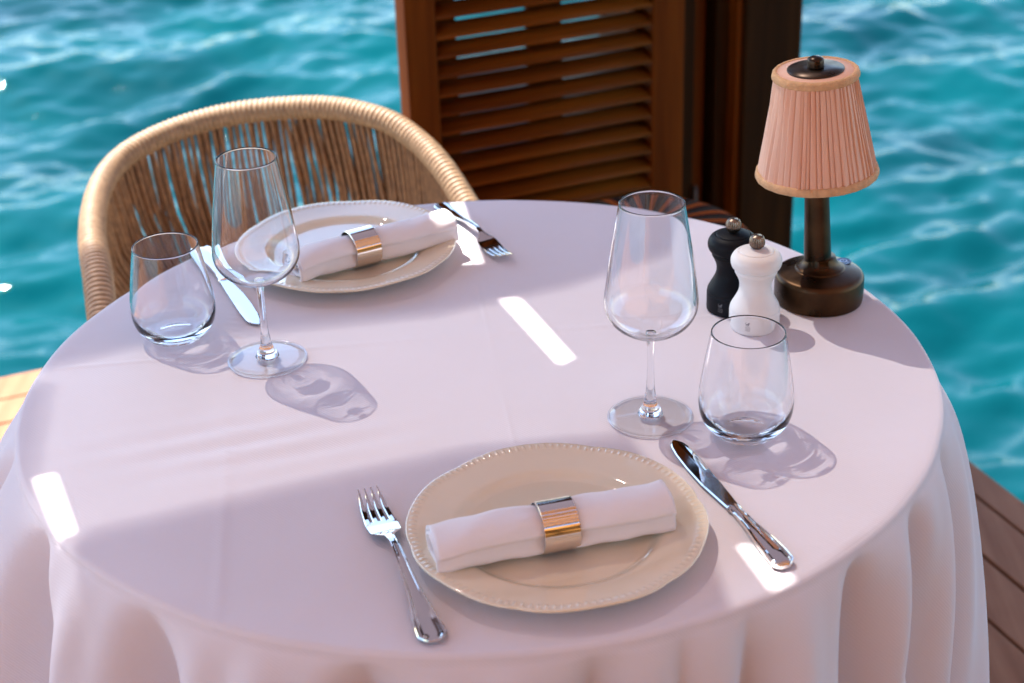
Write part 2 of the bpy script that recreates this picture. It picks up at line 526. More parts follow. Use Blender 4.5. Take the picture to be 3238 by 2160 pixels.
# ------------------------------------------------------------------ building axes (the terrace is turned 22 degrees)
E1 = Vector((math.cos(BY), math.sin(BY), 0)); E2 = Vector((-math.sin(BY), math.cos(BY), 0))
def uv(u, v, z=0.0): return E1 * u + E2 * v + Vector((0, 0, z))
def to_uv(p): return (p.dot(E1), p.dot(E2))

# ------------------------------------------------------------------ sea
def build_water():
    def axis(n_in, lo, hi, far, n_out):
        a = np.linspace(lo, hi, n_in)
        g = np.geomspace(0.06, far, n_out)
        return np.concatenate([lo - g[::-1], a, hi + g])
    X = axis(300, -4.5, 4.5, 3000, 60)
    Y = axis(330, 2.0, 12.0, 3000, 60)
    XX, YY = np.meshgrid(X, Y)
    Z = np.zeros_like(XX)
    r2 = np.random.RandomState(5)
    wind = R(-72)
    for k in range(90):
        lam = 0.15 * (2.2 / 0.15) ** (r2.rand() ** 1.0)
        ang = wind + r2.randn() * 0.6
        kx, ky = 2 * PI / lam * math.cos(ang), 2 * PI / lam * math.sin(ang)
        amp = 0.0054 * lam ** 0.9 * (0.6 + 0.8 * r2.rand())
        ph = r2.rand() * 2 * PI
        wob = 0.5 * np.sin(0.9 * XX * math.sin(ang) - 0.9 * YY * math.cos(ang) + ph * 3)
        s = np.sin(kx * XX + ky * YY + ph + wob)
        Z += amp * (1.5 * (1 - np.abs(s)) ** 1.5 - 0.6 if k % 4 == 0 else s)
    edge = np.maximum(0, np.maximum(np.abs(XX) - 4.5, np.maximum(2.0 - YY, YY - 12.0)))
    Z *= np.exp(-edge / 6.0)
    n, mm = XX.shape
    v = np.stack([XX.ravel(), YY.ravel(), Z.ravel()], 1)
    idx = np.arange(n * mm).reshape(n, mm)
    f = np.stack([idx[:-1, :-1].ravel(), idx[:-1, 1:].ravel(), idx[1:, 1:].ravel(), idx[1:, :-1].ravel()], 1)
    me = bpy.data.meshes.new("water")
    me.vertices.add(len(v)); me.vertices.foreach_set("co", v.ravel())
    me.loops.add(f.size); me.loops.foreach_set("vertex_index", f.ravel())
    me.polygons.add(len(f)); me.polygons.foreach_set("loop_start", np.arange(0, f.size, 4))
    me.update(calc_edges=True); me.validate()
    me.polygons.foreach_set("use_smooth", [True] * len(me.polygons))
    me.materials.append(M['water'])
    o = bpy.data.objects.new("water", me); C.objects.link(o)
    o.location = (0, 0, -1.0)
    tag(o, "turquoise rippling sea around the wooden terrace", kind='structure')
build_water()

# ------------------------------------------------------------------ deck
CORNER = (0.394, 3.62)
cu, cv = to_uv(Vector((CORNER[0], CORNER[1], 0)))
def build_deck():
    mb = MB()
    rot = Matrix.Rotation(BY, 4, 'Z')
    wv = 0.098; gap = 0.006
    r3 = random.Random(3)
    # three border boards along the sea side (run along u)
    v = cv
    for k in range(3):
        mb.box(cu - 7.0, cu, v - wv + gap, v, -0.03, 0 + r3.uniform(-0.0008, 0.0008), rot, 0.002)
        v -= wv
    vb = v
    u = cu
    k = 0
    while u > cu - 7.0:
        ww = 0.062 if k == 0 else wv
        z = r3.uniform(-0.001, 0.001)
        mb.box(u - ww + gap, u, vb - 7.2, vb - gap * 0.6, -0.03, z, rot, 0.002)
        u -= ww; k += 1
    o = mb.build("deck", M['deck'])
    tag(o, "brown hardwood deck boards of the terrace", kind='structure')
    # dark underlay and fascia
    mb = MB()
    mb.box(cu - 7.0, cu - 0.012, vb - 7.2, cv - 0.012, -0.30, -0.034, rot)
    tag(mb.build("deck_frame", M['dark_wood']), "dark timber frame under the deck boards", kind='structure')
build_deck()
# grain runs along the boards: turn the texture with the terrace
for n in M['deck'].node_tree.nodes:
    if n.type == 'MAPPING': n.inputs['Rotation'].default_value = (0, 0, -BY)

# ------------------------------------------------------------------ wooden wall behind the camera (seen in the cutlery)
def build_wall():
    root = empty("wooden_wall", uv(0, -2.3, 0), BY)
    tag(root, "pale golden vertical board wall behind the diners, seen mirrored in cutlery", "wall")
    mb = MB()
    mb.box(-3.2, 3.2, -0.10, -0.03, 0.0, 2.7)
    mb.build("backing", M['dark_wood'], root)
    mb = MB()
    x = -3.2
    while x < 3.15:
        mb.box(x, x + 0.13, -0.029, 0.0, 0.0, 2.7, None, 0.004); x += 0.145
    mb.build("cladding", M['gold_wood'], root)
build_wall()

# ------------------------------------------------------------------ awning
EDGE_V, EDGE_Z, SLOPE = 2.696, 1.95, 0.20
Sd = Vector((-0.40, 0.47, 1.0))
def to_awning(x, y, off=0.0):
    """table plane point -> point of the awning cloth the sun passes on its way there"""
    p = Vector((x, y, TZ))
    v0 = p.dot(E2); dv = Sd.dot(E2)
    # z = EDGE_Z + SLOPE*(EDGE_V - v) ; z = TZ + h ; v = v0 + h*dv
    h = (EDGE_Z + off + SLOPE * (EDGE_V - v0) - TZ) / (1 + SLOPE * dv)
    q = p + Sd * h
    return to_uv(q)
def awn_pt(u, v, off=0.0):
    return uv(u, v, EDGE_Z + off + SLOPE * (EDGE_V - v))
def sheet(outer, holes, off, name, mat, parent):
    pts = []; edges = []
    def addloop(lp):
        n = len(pts)
        pts.extend(Vector(q) for q in lp)
        edges.extend((n + i, n + (i + 1) % len(lp)) for i in range(len(lp)))
    addloop(outer)
    for h in holes: addloop(h)
    vo, eo, fo, *_ = geometry.delaunay_2d_cdt(pts, edges, [], 1, 1e-5)
    def inside(p, lp):
        c = False
        for i in range(len(lp)):
            a, b = lp[i], lp[i - 1]
            if (a[1] > p[1]) != (b[1] > p[1]) and p[0] < (b[0] - a[0]) * (p[1] - a[1]) / (b[1] - a[1]) + a[0]: c = not c
        return c
    fs = []
    for f in fo:
        c = sum((vo[i] for i in f), Vector((0, 0))) / len(f)
        if inside(c, outer) and not any(inside(c, h) for h in holes): fs.append(tuple(f))
    return mesh(name, [awn_pt(q.x, q.y, off) for q in vo], fs, mat, parent, False)
PATCH = [[(-.012, 1.782), (.008, 1.786), (.064, 1.634), (.050, 1.620)],
         [(-.466, 1.421), (-.450, 1.428), (-.408, 1.324), (-.420, 1.316)],
         [(.196, 1.262), (.204, 1.264), (.234, 1.212), (.215, 1.196)],
         [(-.082, 2.085), (-.062, 2.088), (-.034, 1.886), (-.070, 1.884)]]
def build_awning():
    root = empty("awning", (0, 0, 0))
    tag(root, "sloping open weave awning over the table, its underside mirrored in the napkin ring", "awning")
    holes = [[to_awning(*q) for q in p] for p in PATCH]
    sheet([(-2.2, 1.50), (3.2, 1.50), (3.2, EDGE_V), (-2.2, EDGE_V)], holes, 0.0, "cloth", M['awning'], root)
    strips = [[(-.75, 1.58), (-.55, 1.635), (-.40, 1.70), (-.086, 1.75), (.065, 1.815), (.20, 1.90), (.30, 2.25), (-.75, 2.25)],
              [(-.38, .90), (-.405, 1.29), (-.395, 1.318), (-.20, 1.395), (-.05, 1.445), (.11, 1.46), (.165, 1.30), (.20, .90)],
              [(-.75, .90), (-.47, 1.20), (-.478, 1.43), (-.50, 1.60), (-.56, 1.62), (-.75, 1.57)]]
    for k, s in enumerate(strips):
        for q in range(3):                       # three unseen layers added per darker zone, edges staggered to soften its shade
            off = 0.02 + 0.006 * (3 * k + q)
            dy = (q - 1) * 0.013
            pan = sheet([to_awning(x + (dy if k == 2 else 0), y + dy, off) for x, y in s], [[to_awning(x, y, off) for x, y in p] for p in (PATCH[3:] if k == 0 else [])], off, "shade_layer", M['awning_strip'], root)
    # reed roof over the diners behind the table: golden light comes through it
    v = 1.49; k = 0
    mb = MB()
    while v > -1.8:
        zt = EDGE_Z + SLOPE * (EDGE_V - v)
        if k % 9 != 8:
            a, b_, c, d = uv(-2.2, v, zt), uv(3.2, v, zt), uv(3.2, v - 0.048, zt + SLOPE * .048), uv(-2.2, v - 0.048, zt + SLOPE * .048)
            h = Vector((0, 0, 0.006))
            mb.add([a, b_, c, d, a + h, b_ + h, c + h, d + h], [(0, 3, 2, 1), (4, 5, 6, 7), (0, 1, 5, 4), (2, 3, 7, 6), (1, 2, 6, 5), (3, 0, 4, 7)])
        v -= 0.052; k += 1
    mb.build("reed_roof", M['reed'], root)
    rot = Matrix.Rotation(BY, 4, 'Z')
    mb = MB(); mb.box(-2.2, 3.2, EDGE_V - 0.05, EDGE_V, EDGE_Z - 0.22, EDGE_Z - 0.004, rot, 0.004)
    mb.build("front_beam", M['dark_wood'], root)
    zb = EDGE_Z + SLOPE * (EDGE_V + 1.8)
    mb = MB(); mb.box(-2.2, 3.2, -1.8, -1.72, zb - 0.16, zb - 0.03, rot, 0.004)
    mb.build("rear_beam", M['dark_wood'], root)
    for u in (-2.15, 3.12):
        mb = MB(); mb.box(u, u + 0.08, EDGE_V - 0.05, EDGE_V + 0.03, -0.0, EDGE_Z - 0.225, rot, 0.004)
        mb.build("post", M['dark_wood'], root)
        mb = MB(); mb.box(u, u + 0.08, -1.79, -1.71, -0.0, zb - 0.165, rot, 0.004)
        mb.build("post", M['dark_wood'], root)
build_awning()

# ------------------------------------------------------------------ louvred shutter, folded leaf and post at the sea side
PU, PV = to_uv(Vector((0.5, 3.05, 0)))
def louvre(name, label, u0, u1, v, slat_mat, frame_mat, rz=0.0, bars=True, tl=27):
    """leaf between u0 and u1 on the line v; local x along the leaf, local y out to sea"""
    root = empty(name, uv(u0, v, 0), BY + rz)
    tag(root, label, "shutter")
    wd = u1 - u0
    th = 0.036
    H0, H1 = 0.03, EDGE_Z - 0.235
    sl_, sr_ = (0.055 if bars else 0.070), 0.064
    for a, b in ((0, sl_), (wd - sr_, wd)):
        mb = MB(); mb.box(a, b, 0, th, H0, H1, None, 0.003); mb.build("stile", frame_mat, root)
    for a, b in ((H0, H0 + 0.11), (H1 - 0.09, H1)):
        mb = MB(); mb.box(sl_ + 0.0005, wd - sr_ - 0.0005, 0.003, th - 0.003, a, b, None, 0.002); mb.build("rail", frame_mat, root)
    z = H0 + (0.135 if bars else 0.1275)
    sp = 0.0345; dp = 0.040 if bars else 0.045; t2 = 0.0052 if bars else 0.003; tilt = R(tl)
    prof = []
    n = 12
    for k in range(n):
        a = 2 * PI * k / n
        x = dp / 2 * math.copysign(abs(math.cos(a)) ** 0.7, math.cos(a)); y = t2 * math.copysign(abs(math.sin(a)) ** 0.9, math.sin(a))
        prof.append((x * math.cos(tilt) - y * math.sin(tilt), x * math.sin(tilt) + y * math.cos(tilt)))
    r4 = random.Random(9)
    while z < H1 - 0.11:
        dz = r4.uniform(-0.0012, 0.0012)
        mb = MB()
        A = [(sl_ + 0.001, th / 2 + px, z + dz + pz) for px, pz in prof]; B = [(wd - sr_ - 0.001, th / 2 + px, z + dz * .2 + pz) for px, pz in prof]
        f = [(k, (k + 1) % n, n + (k + 1) % n, n + k) for k in range(n)] + [tuple(reversed(range(n))), tuple(range(n, 2 * n))]
        mb.add(A + B, f)
        mb.build("slat", slat_mat, root, True)
        z += sp
    if bars:
        mid = wd * 0.515
        for a, b in ((mid - 0.032, mid + 0.032), (sl_ + 0.0, sl_ + 0.05)):
            mb = MB(); mb.box(a, b, th + 0.004, th + 0.022, H0 + 0.02, H1 - 0.02, None, 0.002); mb.build("back_bar", frame_mat, root)
    return root
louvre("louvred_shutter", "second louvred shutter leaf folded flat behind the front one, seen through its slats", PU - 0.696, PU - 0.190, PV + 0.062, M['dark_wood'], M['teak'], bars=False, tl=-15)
louvre("louvred_shutter", "reddish brown louvred wooden shutter standing behind the woven chair", PU - 0.712, PU - 0.184, PV, M['teak_slat'], M['teak'])
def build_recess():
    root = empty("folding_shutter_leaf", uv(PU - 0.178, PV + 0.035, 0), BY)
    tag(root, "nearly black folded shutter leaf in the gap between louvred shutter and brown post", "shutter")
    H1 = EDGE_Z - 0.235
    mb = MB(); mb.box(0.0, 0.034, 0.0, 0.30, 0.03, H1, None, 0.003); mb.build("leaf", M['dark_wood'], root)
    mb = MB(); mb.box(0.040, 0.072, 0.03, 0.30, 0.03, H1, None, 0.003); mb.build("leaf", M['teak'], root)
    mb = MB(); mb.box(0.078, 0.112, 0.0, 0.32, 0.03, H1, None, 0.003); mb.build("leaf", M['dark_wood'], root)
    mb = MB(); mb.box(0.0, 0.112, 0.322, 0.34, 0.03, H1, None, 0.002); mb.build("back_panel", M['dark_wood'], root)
    for z in (0.3, 1.0, 1.6):
        v, f = tube_vf([(0.037, -0.004, z), (0.037, -0.004, z + 0.07)], 0.006, 10)
        mesh("hinge", v, f, M['dark_metal'], root)
build_recess()
def build_post():
    root = empty("timber_post", uv(PU - 0.062, PV - 0.005, 0), BY)
    tag(root, "dark brown square timber post at the right end of the shutter, behind the lamp", "post")
    H1 = EDGE_Z - 0.235
    mb = MB(); mb.box(0.0, 0.118, 0.0, 0.12, 0.0, H1, None, 0.004); mb.build("shaft", M['dark_wood'], root)
    mb = MB(); mb.box(0.1185, 0.132, 0.02, 0.11, 0.0, H1, None, 0.003); mb.build("edge_moulding", M['teak'], root)
    mb = MB(); mb.box(-0.012, -0.0005, 0.01, 0.10, 0.0, H1, None, 0.003); mb.build("edge_moulding", M['teak'], root)
build_post()

# ------------------------------------------------------------------ striped barrel chair
def build_pouf():
    root = empty("striped_pouf", (0.215, 2.44, 0), R(0))
    tag(root, "round dark pouf in orange striped fabric, mostly hidden behind the table", "pouf")
    lathe("cover", smooth_prof([(0.0, 0.546), (0.08, 0.548), (0.135, 0.542), (0.162, 0.524), (0.170, 0.49), (0.172, 0.28), (0.168, 0.10), (0.155, 0.075), (0.0, 0.07)], 5), M['stripes'], root, 64)
    v, f = tube_vf([(0.171 * math.cos(2 * PI * k / 60), 0.171 * math.sin(2 * PI * k / 60), 0.505) for k in range(61)], 0.004, 8, False)
    mesh("piping", v, f, M['dark_metal'], root)
    for a in (45, 135, 225, 315):
        c, s_ = math.cos(R(a)), math.sin(R(a))
        v, f = tube_vf([(c * .12, s_ * .12, 0.08), (c * .13, s_ * .13, 0.0)], [0.016, 0.011], 12)
        mesh("leg", v, f, M['dark_wood'], root)
build_pouf()

# ------------------------------------------------------------------ woven rope chair
def build_chair():
    root = empty("rope_armchair", (-0.33, 2.33, 0), 0)
    tag(root, "tub chair woven from tan rope with a thick pale wrapped rail, behind the far plate", "chair")
    O = Vector((-0.33, 2.33, 0))
    rail = [(-.548, 2.06, -.165), (-.570, 2.158, -.130), (-.598, 2.27, -.112), (-.610, 2.38, -.096), (-.600, 2.47, -.084), (-.562, 2.53, -.072), (-.497, 2.577, -.061), (-.407, 2.60, -.051),
            (-.286, 2.585, -.043), (-.192, 2.54, -.049), (-.138, 2.49, -.066), (-.098, 2.425, -.085), (-.062, 2.35, -.115), (-.030, 2.27, -.145), (-.005, 2.19, -.175)]
    rail = [Vector((a, b, c + TZ)) - O for a, b, c in rail]
    path = cr_path(rail, 150)
    n = len(path)
    # wrapped rope: ribs around the rail, slightly irregular
    L = [0]
    for i in range(1, n): L.append(L[-1] + (path[i] - path[i - 1]).length)
    def rf(i, a, r):
        x = L[i] / 0.0088 + 0.12 * math.sin(L[i] * 31)
        k = math.floor(x); fr = x - k
        h = math.sqrt(max(0, 1 - (2 * fr - 1) ** 2))
        j = (math.sin(k * 12.9898) * 43758.5453) % 1.0
        return r * (0.84 + 0.17 * h + 0.02 * j)
    ra = [0.0185 + 0.0025 * math.exp(-((L[i] - 0.12) / 0.15) ** 2) for i in range(n)]
    tube("rail", path, ra, M['rail_rope'], root, 22, rf)
    # seat frame
    cx, cy = -0.325 - O.x, 2.33 - O.y
    def seat_pt(s, z=0.44):
        """s 0..1 along the U, matching the rail"""
        i = min(n - 1, int(s * (n - 1)))
        p = path[i]
        q = Vector((cx + (p.x - cx) * 0.80, cy + (p.y - cy) * 0.80 - 0.005, z))
        return q
    sf = [seat_pt(k / 40) for k in range(41)]
    v, f = tube_vf(sf + [sf[0]], 0.013, 10); mesh("seat_frame", v, f, M['dark_metal'], root)
    # rope webbing: two crossing layers of cords from rail to seat frame
    mb = MB(); r5 = random.Random(21)
    tot = L[-1]
    def at(s):
        d = s * tot
        lo, hi = 0, n - 1
        while hi - lo > 1:
            m_ = (lo + hi) // 2
            if L[m_] <= d: lo = m_
            else: hi = m_
        return path[lo]
    N = 110
    for layer, (off, lean, rr) in enumerate(((-0.004, 0.006, 0.0040), (0.009, -0.007, 0.0040))):
        for k in range(N):
            s = (k + 0.5 + r5.uniform(-0.18, 0.18) + layer * 0.5) / (N + 1)
            if r5.random() < 0.05: continue
            if abs(math.sin(s * 31.0)) < 0.10 and layer: continue
            p = at(s)
            s2 = min(0.999, max(0.001, s + lean + r5.uniform(-0.002, 0.002)))
            q = seat_pt(s2)
            out = Vector((p.x - cx, p.y - cy, 0)).normalized()
            a = p + out * off - Vector((0, 0, 0.014))
            b = q + out * off * 0.8
            mid = (a + b) / 2 + out * (0.022 + r5.uniform(-0.003, 0.003)) + Vector((r5.uniform(-1, 1), r5.uniform(-1, 1), 0)) * 0.002
            m1 = a * .75 + b * .25 + out * 0.012
            m3 = a * .25 + b * .75 + out * 0.016
            vv, ff = tube_vf([a, m1, mid, m3, b], rr, 6, False)
            mb.add(vv, ff)
    mb.build("rope_webbing", M['web_rope'], root, True)
    # posts and legs
    for s in (0.17, 0.40, 0.60, 0.83):
        p = at(s); q = seat_pt(s)
        out = Vector((p.x - cx, p.y - cy, 0)).normalized()
        v, f = tube_vf([p - Vector((0, 0, .01)) + out * .012, q * .5 + p * .5 + out * 0.046, q + out * .012], 0.0065, 8)
        mesh("back_post", v, f, M['dark_metal'], root)
    for s in (0.05, 0.40, 0.60, 0.95):
        q = seat_pt(s)
        out = Vector((q.x - cx, q.y - cy, 0)).normalized()
        v, f = tube_vf([q, q + out * 0.03 - Vector((0, 0, q.z))], [0.013, 0.010], 10)
        mesh("leg", v, f, M['dark_metal'], root)
    # cords wound around the front post of the far arm and seat pad
    mb = MB()
    for k in range(7):
        s = 0.885 + k * 0.0042
        p = at(s); q = seat_pt(s)
        vv, ff = tube_vf([p - Vector((0, 0, .012)), (p + q) / 2 + Vector((0.01, 0.004, 0)), q], 0.0036, 6, False); mb.add(vv, ff)
    mb.build("arm_lacing", M['rail_rope'], root, True)
    pad = [seat_pt(k / 40, 0.46) for k in range(41)]
    c0 = Vector((cx, cy - 0.03, 0.46))
    vs = []; fs = []
    rings = [(0.0, 0.02), (0.5, 0.02), (0.85, 0.018), (0.95, 0.008), (0.97, -0.01), (0.93, -0.026)]
    for a, dz in rings:
        for p in pad: vs.append(c0.lerp(p, a) + Vector((0, 0, dz)))
    m_ = len(pad)
    for i in range(len(rings) - 1):
        for k in range(m_):
            k2 = (k + 1) % m_
            fs.append((i * m_ + k, i * m_ + k2, (i + 1) * m_ + k2, (i + 1) * m_ + k))
    mesh("seat_cushion", vs, fs, M['cushion'], root)
build_chair()

# ------------------------------------------------------------------ table and cloth
TC = Vector((-0.036, 1.6025, 0)); TR = 0.482
def build_table():
    root = empty("round_table", (TC.x, TC.y, 0))
    tag(root, "round pedestal table hidden under the white cloth", "table")
    lathe("tabletop", [(0, TZ - 0.0035), (TR - 0.050, TZ - 0.0035), (TR - 0.045, TZ - 0.008), (TR - 0.045, TZ - 0.026), (TR - 0.05, TZ - 0.030), (0, TZ - 0.030)], M['teak'], root, 96, smooth=False)
    lathe("pedestal", [(0, TZ - 0.035), (0.10, TZ - 0.035), (0.035, TZ - 0.06), (0.033, 0.06), (0.06, 0.035), (0.24, 0.014), (0.25, 0.0), (0, 0.0)], M['dark_metal'], root, 48)
build_table()

# valleys (angle in degrees, half width, strength) found along the near rim, the rest is regular
VAL = [(-20, 6, 0.8), (-33, 5.5, 0.75), (-46, 6.5, 1.15), (-62, 4.5, 0.7), (-69.5, 4.0, 0.6), (-79, 7, 0.9), (-101, 8.5, 1.1), (-126.5, 7.5, 1.1), (-147, 6.5, 1.2), (-166, 6, .9),
       (-185, 7, 1), (-204, 7, 1), (-224, 7, 1), (-243, 7, .8), (-262, 7, 1), (-281, 7, 1), (-300, 7, .9), (-322, 7, 1), (-341, 7, 1), (-359, 6, .9)]
def valley(deg, g=1.0):
    s = 0
    for a, wd, st in VAL:
        d = (deg - a + 180) % 360 - 180
        s += st * math.exp(-abs(d / (wd * g)) ** 1.5)
    return s
def build_cloth():
    seg = 900
    vs = []; fs = []
    rr = [0.0] + list(np.linspace(0.02, TR - 0.007, 64))
    prof = [(r, 0.0, 0.0) for r in rr]
    for a in (15, 30, 45, 60, 75):                                   # rounded rim
        prof.append((TR - 0.007 + 0.007 * math.sin(R(a)), -0.007 * (1 - math.cos(R(a))), 0.0))
    drop = 0.70
    for k in range(0, 60):
        t = (k / 59) ** 1.35
        prof.append((TR, -0.009 - drop * t, t))
    r6 = np.random.RandomState(4)
    ph = r6.rand(20) * 6.28
    def wr(x, y):                                                   # soft wrinkles of the top
        z = 0.0011 * math.sin(7 * x + 3 * y + ph[0]) * math.sin(5 * y - 3 * x + ph[1]) + 0.0007 * math.sin(17 * x - 8 * y + ph[2]) * math.sin(9 * y + ph[3])
        g = math.exp(-(((x + 0.22) / 0.13) ** 2 + ((y + 0.13) / 0.05) ** 2))
        z += 0.0011 * g * math.sin((y * 1.0 - 0.32 * x) * 150)
        z += 0.0010 * math.exp(-((x + 0.263 + 0.10 * y) / 0.0030) ** 2)            # pressed folds
        z += 0.0003 * math.exp(-((x - 0.02 + 0.10 * y) / 0.0025) ** 2)
        z += 0.0008 * math.exp(-((y - 0.09 + 0.10 * -x) / 0.0025) ** 2)
        return z
    for i, (r, z, t) in enumerate(prof):
        if i == 0:
            vs.append((0, 0, 0)); continue
        for k in range(seg):
            a = 2 * PI * k / seg
            deg = math.degrees(a)
            if t == 0 and z == 0:
                x, y = r * math.cos(a), r * math.sin(a)
                fade = min(1, (TR - r) / 0.03)
                vs.append((x, y, wr(x, y) * fade))
                continue
            if t == 0:
                rad = r - 0.0012 * valley(deg)
                vs.append((rad * math.cos(a), rad * math.sin(a), z)); continue
            # the folds drift sideways a little further down
            dg = deg + 3.5 * t * math.sin(a * 3 + 1.0) + 2.0 * t * math.sin(a * 7 + 2)
            dpt = drop * t
            grow = 1 - math.exp(-dpt / 0.050)
            va = valley(dg, 0.42 + 0.55 * (1 - math.exp(-dpt / 0.20)))
            flare = 0.007 * (1 - math.exp(-dpt / 0.02)) + 0.085 * (1 - math.exp(-dpt / 0.30)) + 0.05 * dpt
            fold = 0.092 * (1 - math.exp(-dpt / 0.085)) * va * (1 + 0.6 * dpt)
            rad = TR + flare - fold
            rad += 0.075 * (1 - math.exp(-dpt / 0.12)) * (0.7 + 0.8 * dpt) * math.exp(-(((deg - 195 + 180) % 360 - 180) / 26) ** 2)
            # small creases
            rad += 0.0060 * grow * math.sin(a * 31 + ph[5] + 6 * t) * math.sin(a * 13 + ph[6]) + 0.0028 * grow * math.sin(a * 57 + 12 * t + ph[7])
            vs.append((rad * math.cos(a), rad * math.sin(a), z))
    for k in range(seg):
        fs.append((0, 1 + k, 1 + (k + 1) % seg))
    for i in range(1, len(prof) - 1):
        b0 = 1 + (i - 1) * seg; b1 = b0 + seg
        for k in range(seg):
            k2 = (k + 1) % seg
            fs.append((b0 + k, b1 + k, b1 + k2, b0 + k2))
    o = mesh("tablecloth", vs, fs, M['tablecloth'], None, True, (TC.x, TC.y, TZ))
    tag(o, "large white tablecloth draped in folds over the round table", "tablecloth")
    return o
CLOTH = build_cloth()

# ------------------------------------------------------------------ plates
def plate_mesh():
    seg = 960
    NB = 120
    prof = smooth_prof([(0.0001, 0.0066), (0.04, 0.0066), (0.078, 0.0070), (0.086, 0.0078), (0.0925, 0.0115), (0.098, 0.0135), (0.110, 0.0153), (0.121, 0.0170), (0.1245, 0.0176)], 5)
    out = [(0, 0.0066)] + prof[1:]
    beads = [(0.1254, 0.0178, 0.15), (0.1268, 0.0181, 0.7), (0.1282, 0.0183, 1.0), (0.1296, 0.0185, 1.0), (0.1310, 0.0186, 0.7), (0.1322, 0.0187, 0.12)]
    rest = [(0.1332, 0.0188), (0.1343, 0.0188), (0.1350, 0.0182), (0.1350, 0.0168), (0.1340, 0.0158), (0.120, 0.0125), (0.100, 0.0085), (0.088, 0.0040), (0.082, 0.0016), (0.080, 0.0), (0.076, 0.0), (0.074, 0.0030), (0.0, 0.0036)]
    rings = [(r, z, 0) for r, z in out] + beads + [(r, z, 0) for r, z in rest]
    vs = []; fs = []; idx = []
    for r, z, b in rings:
        if r < 1e-6:
            idx.append([len(vs)]); vs.append((0, 0, z)); continue
        ring = []
        for k in range(seg):
            a = 2 * PI * k / seg
            # bracket shaped outline: six shallow lobes with pointed joints
            q = (a * 6 / (2 * PI) + 0.28) % 1.0
            lobe = 0.013 * (1 - abs(2 * q - 1)) ** 6 * -1 - 0.004 * math.cos(2 * PI * q * 2) * 0.5
            wgt = min(1, max(0, (r - 0.088) / 0.045)) ** 1.2
            rr = r * (1 + lobe * wgt)
            zz = z
            if b:
                c = math.cos(a * NB)
                zz += 0.0007 * b * max(0, c) ** 0.7
            zz += 0.0009 * wgt * math.cos(a * 6 + 1.7) * (1 if r < 0.134 else 1)
            ring.append(len(vs)); vs.append((rr * math.cos(a), rr * math.sin(a), zz))
        idx.append(ring)
    for i in range(len(idx) - 1):
        A, B = idx[i], idx[i + 1]
        for k in range(seg):
            k2 = (k + 1) % seg
            if len(A) == 1: fs.append((A[0], B[k], B[k2]))
            elif len(B) == 1: fs.append((A[k2], A[k], B[0]))
            else: fs.append((A[k], B[k], B[k2], A[k2]))
    return vs, fs
pv, pf = plate_mesh()
CZ = TZ + 0.0012
plate1 = mesh("dinner_plate", pv, pf, M['plate'], None, True, (0.0343, 1.2861, CZ))
tag(plate1, "cream plate with beaded scalloped rim nearest the camera, between front fork and dark knife", "plate", "cream beaded dinner plates")
plate2 = plate1.copy(); C.objects.link(plate2)
plate2.location = (-0.1988, 1.9127, CZ); plate2.rotation_euler = (0, 0, R(17))
tag(plate2, "cream beaded plate at the far side of the table before the woven chair", "plate", "cream beaded dinner plates")

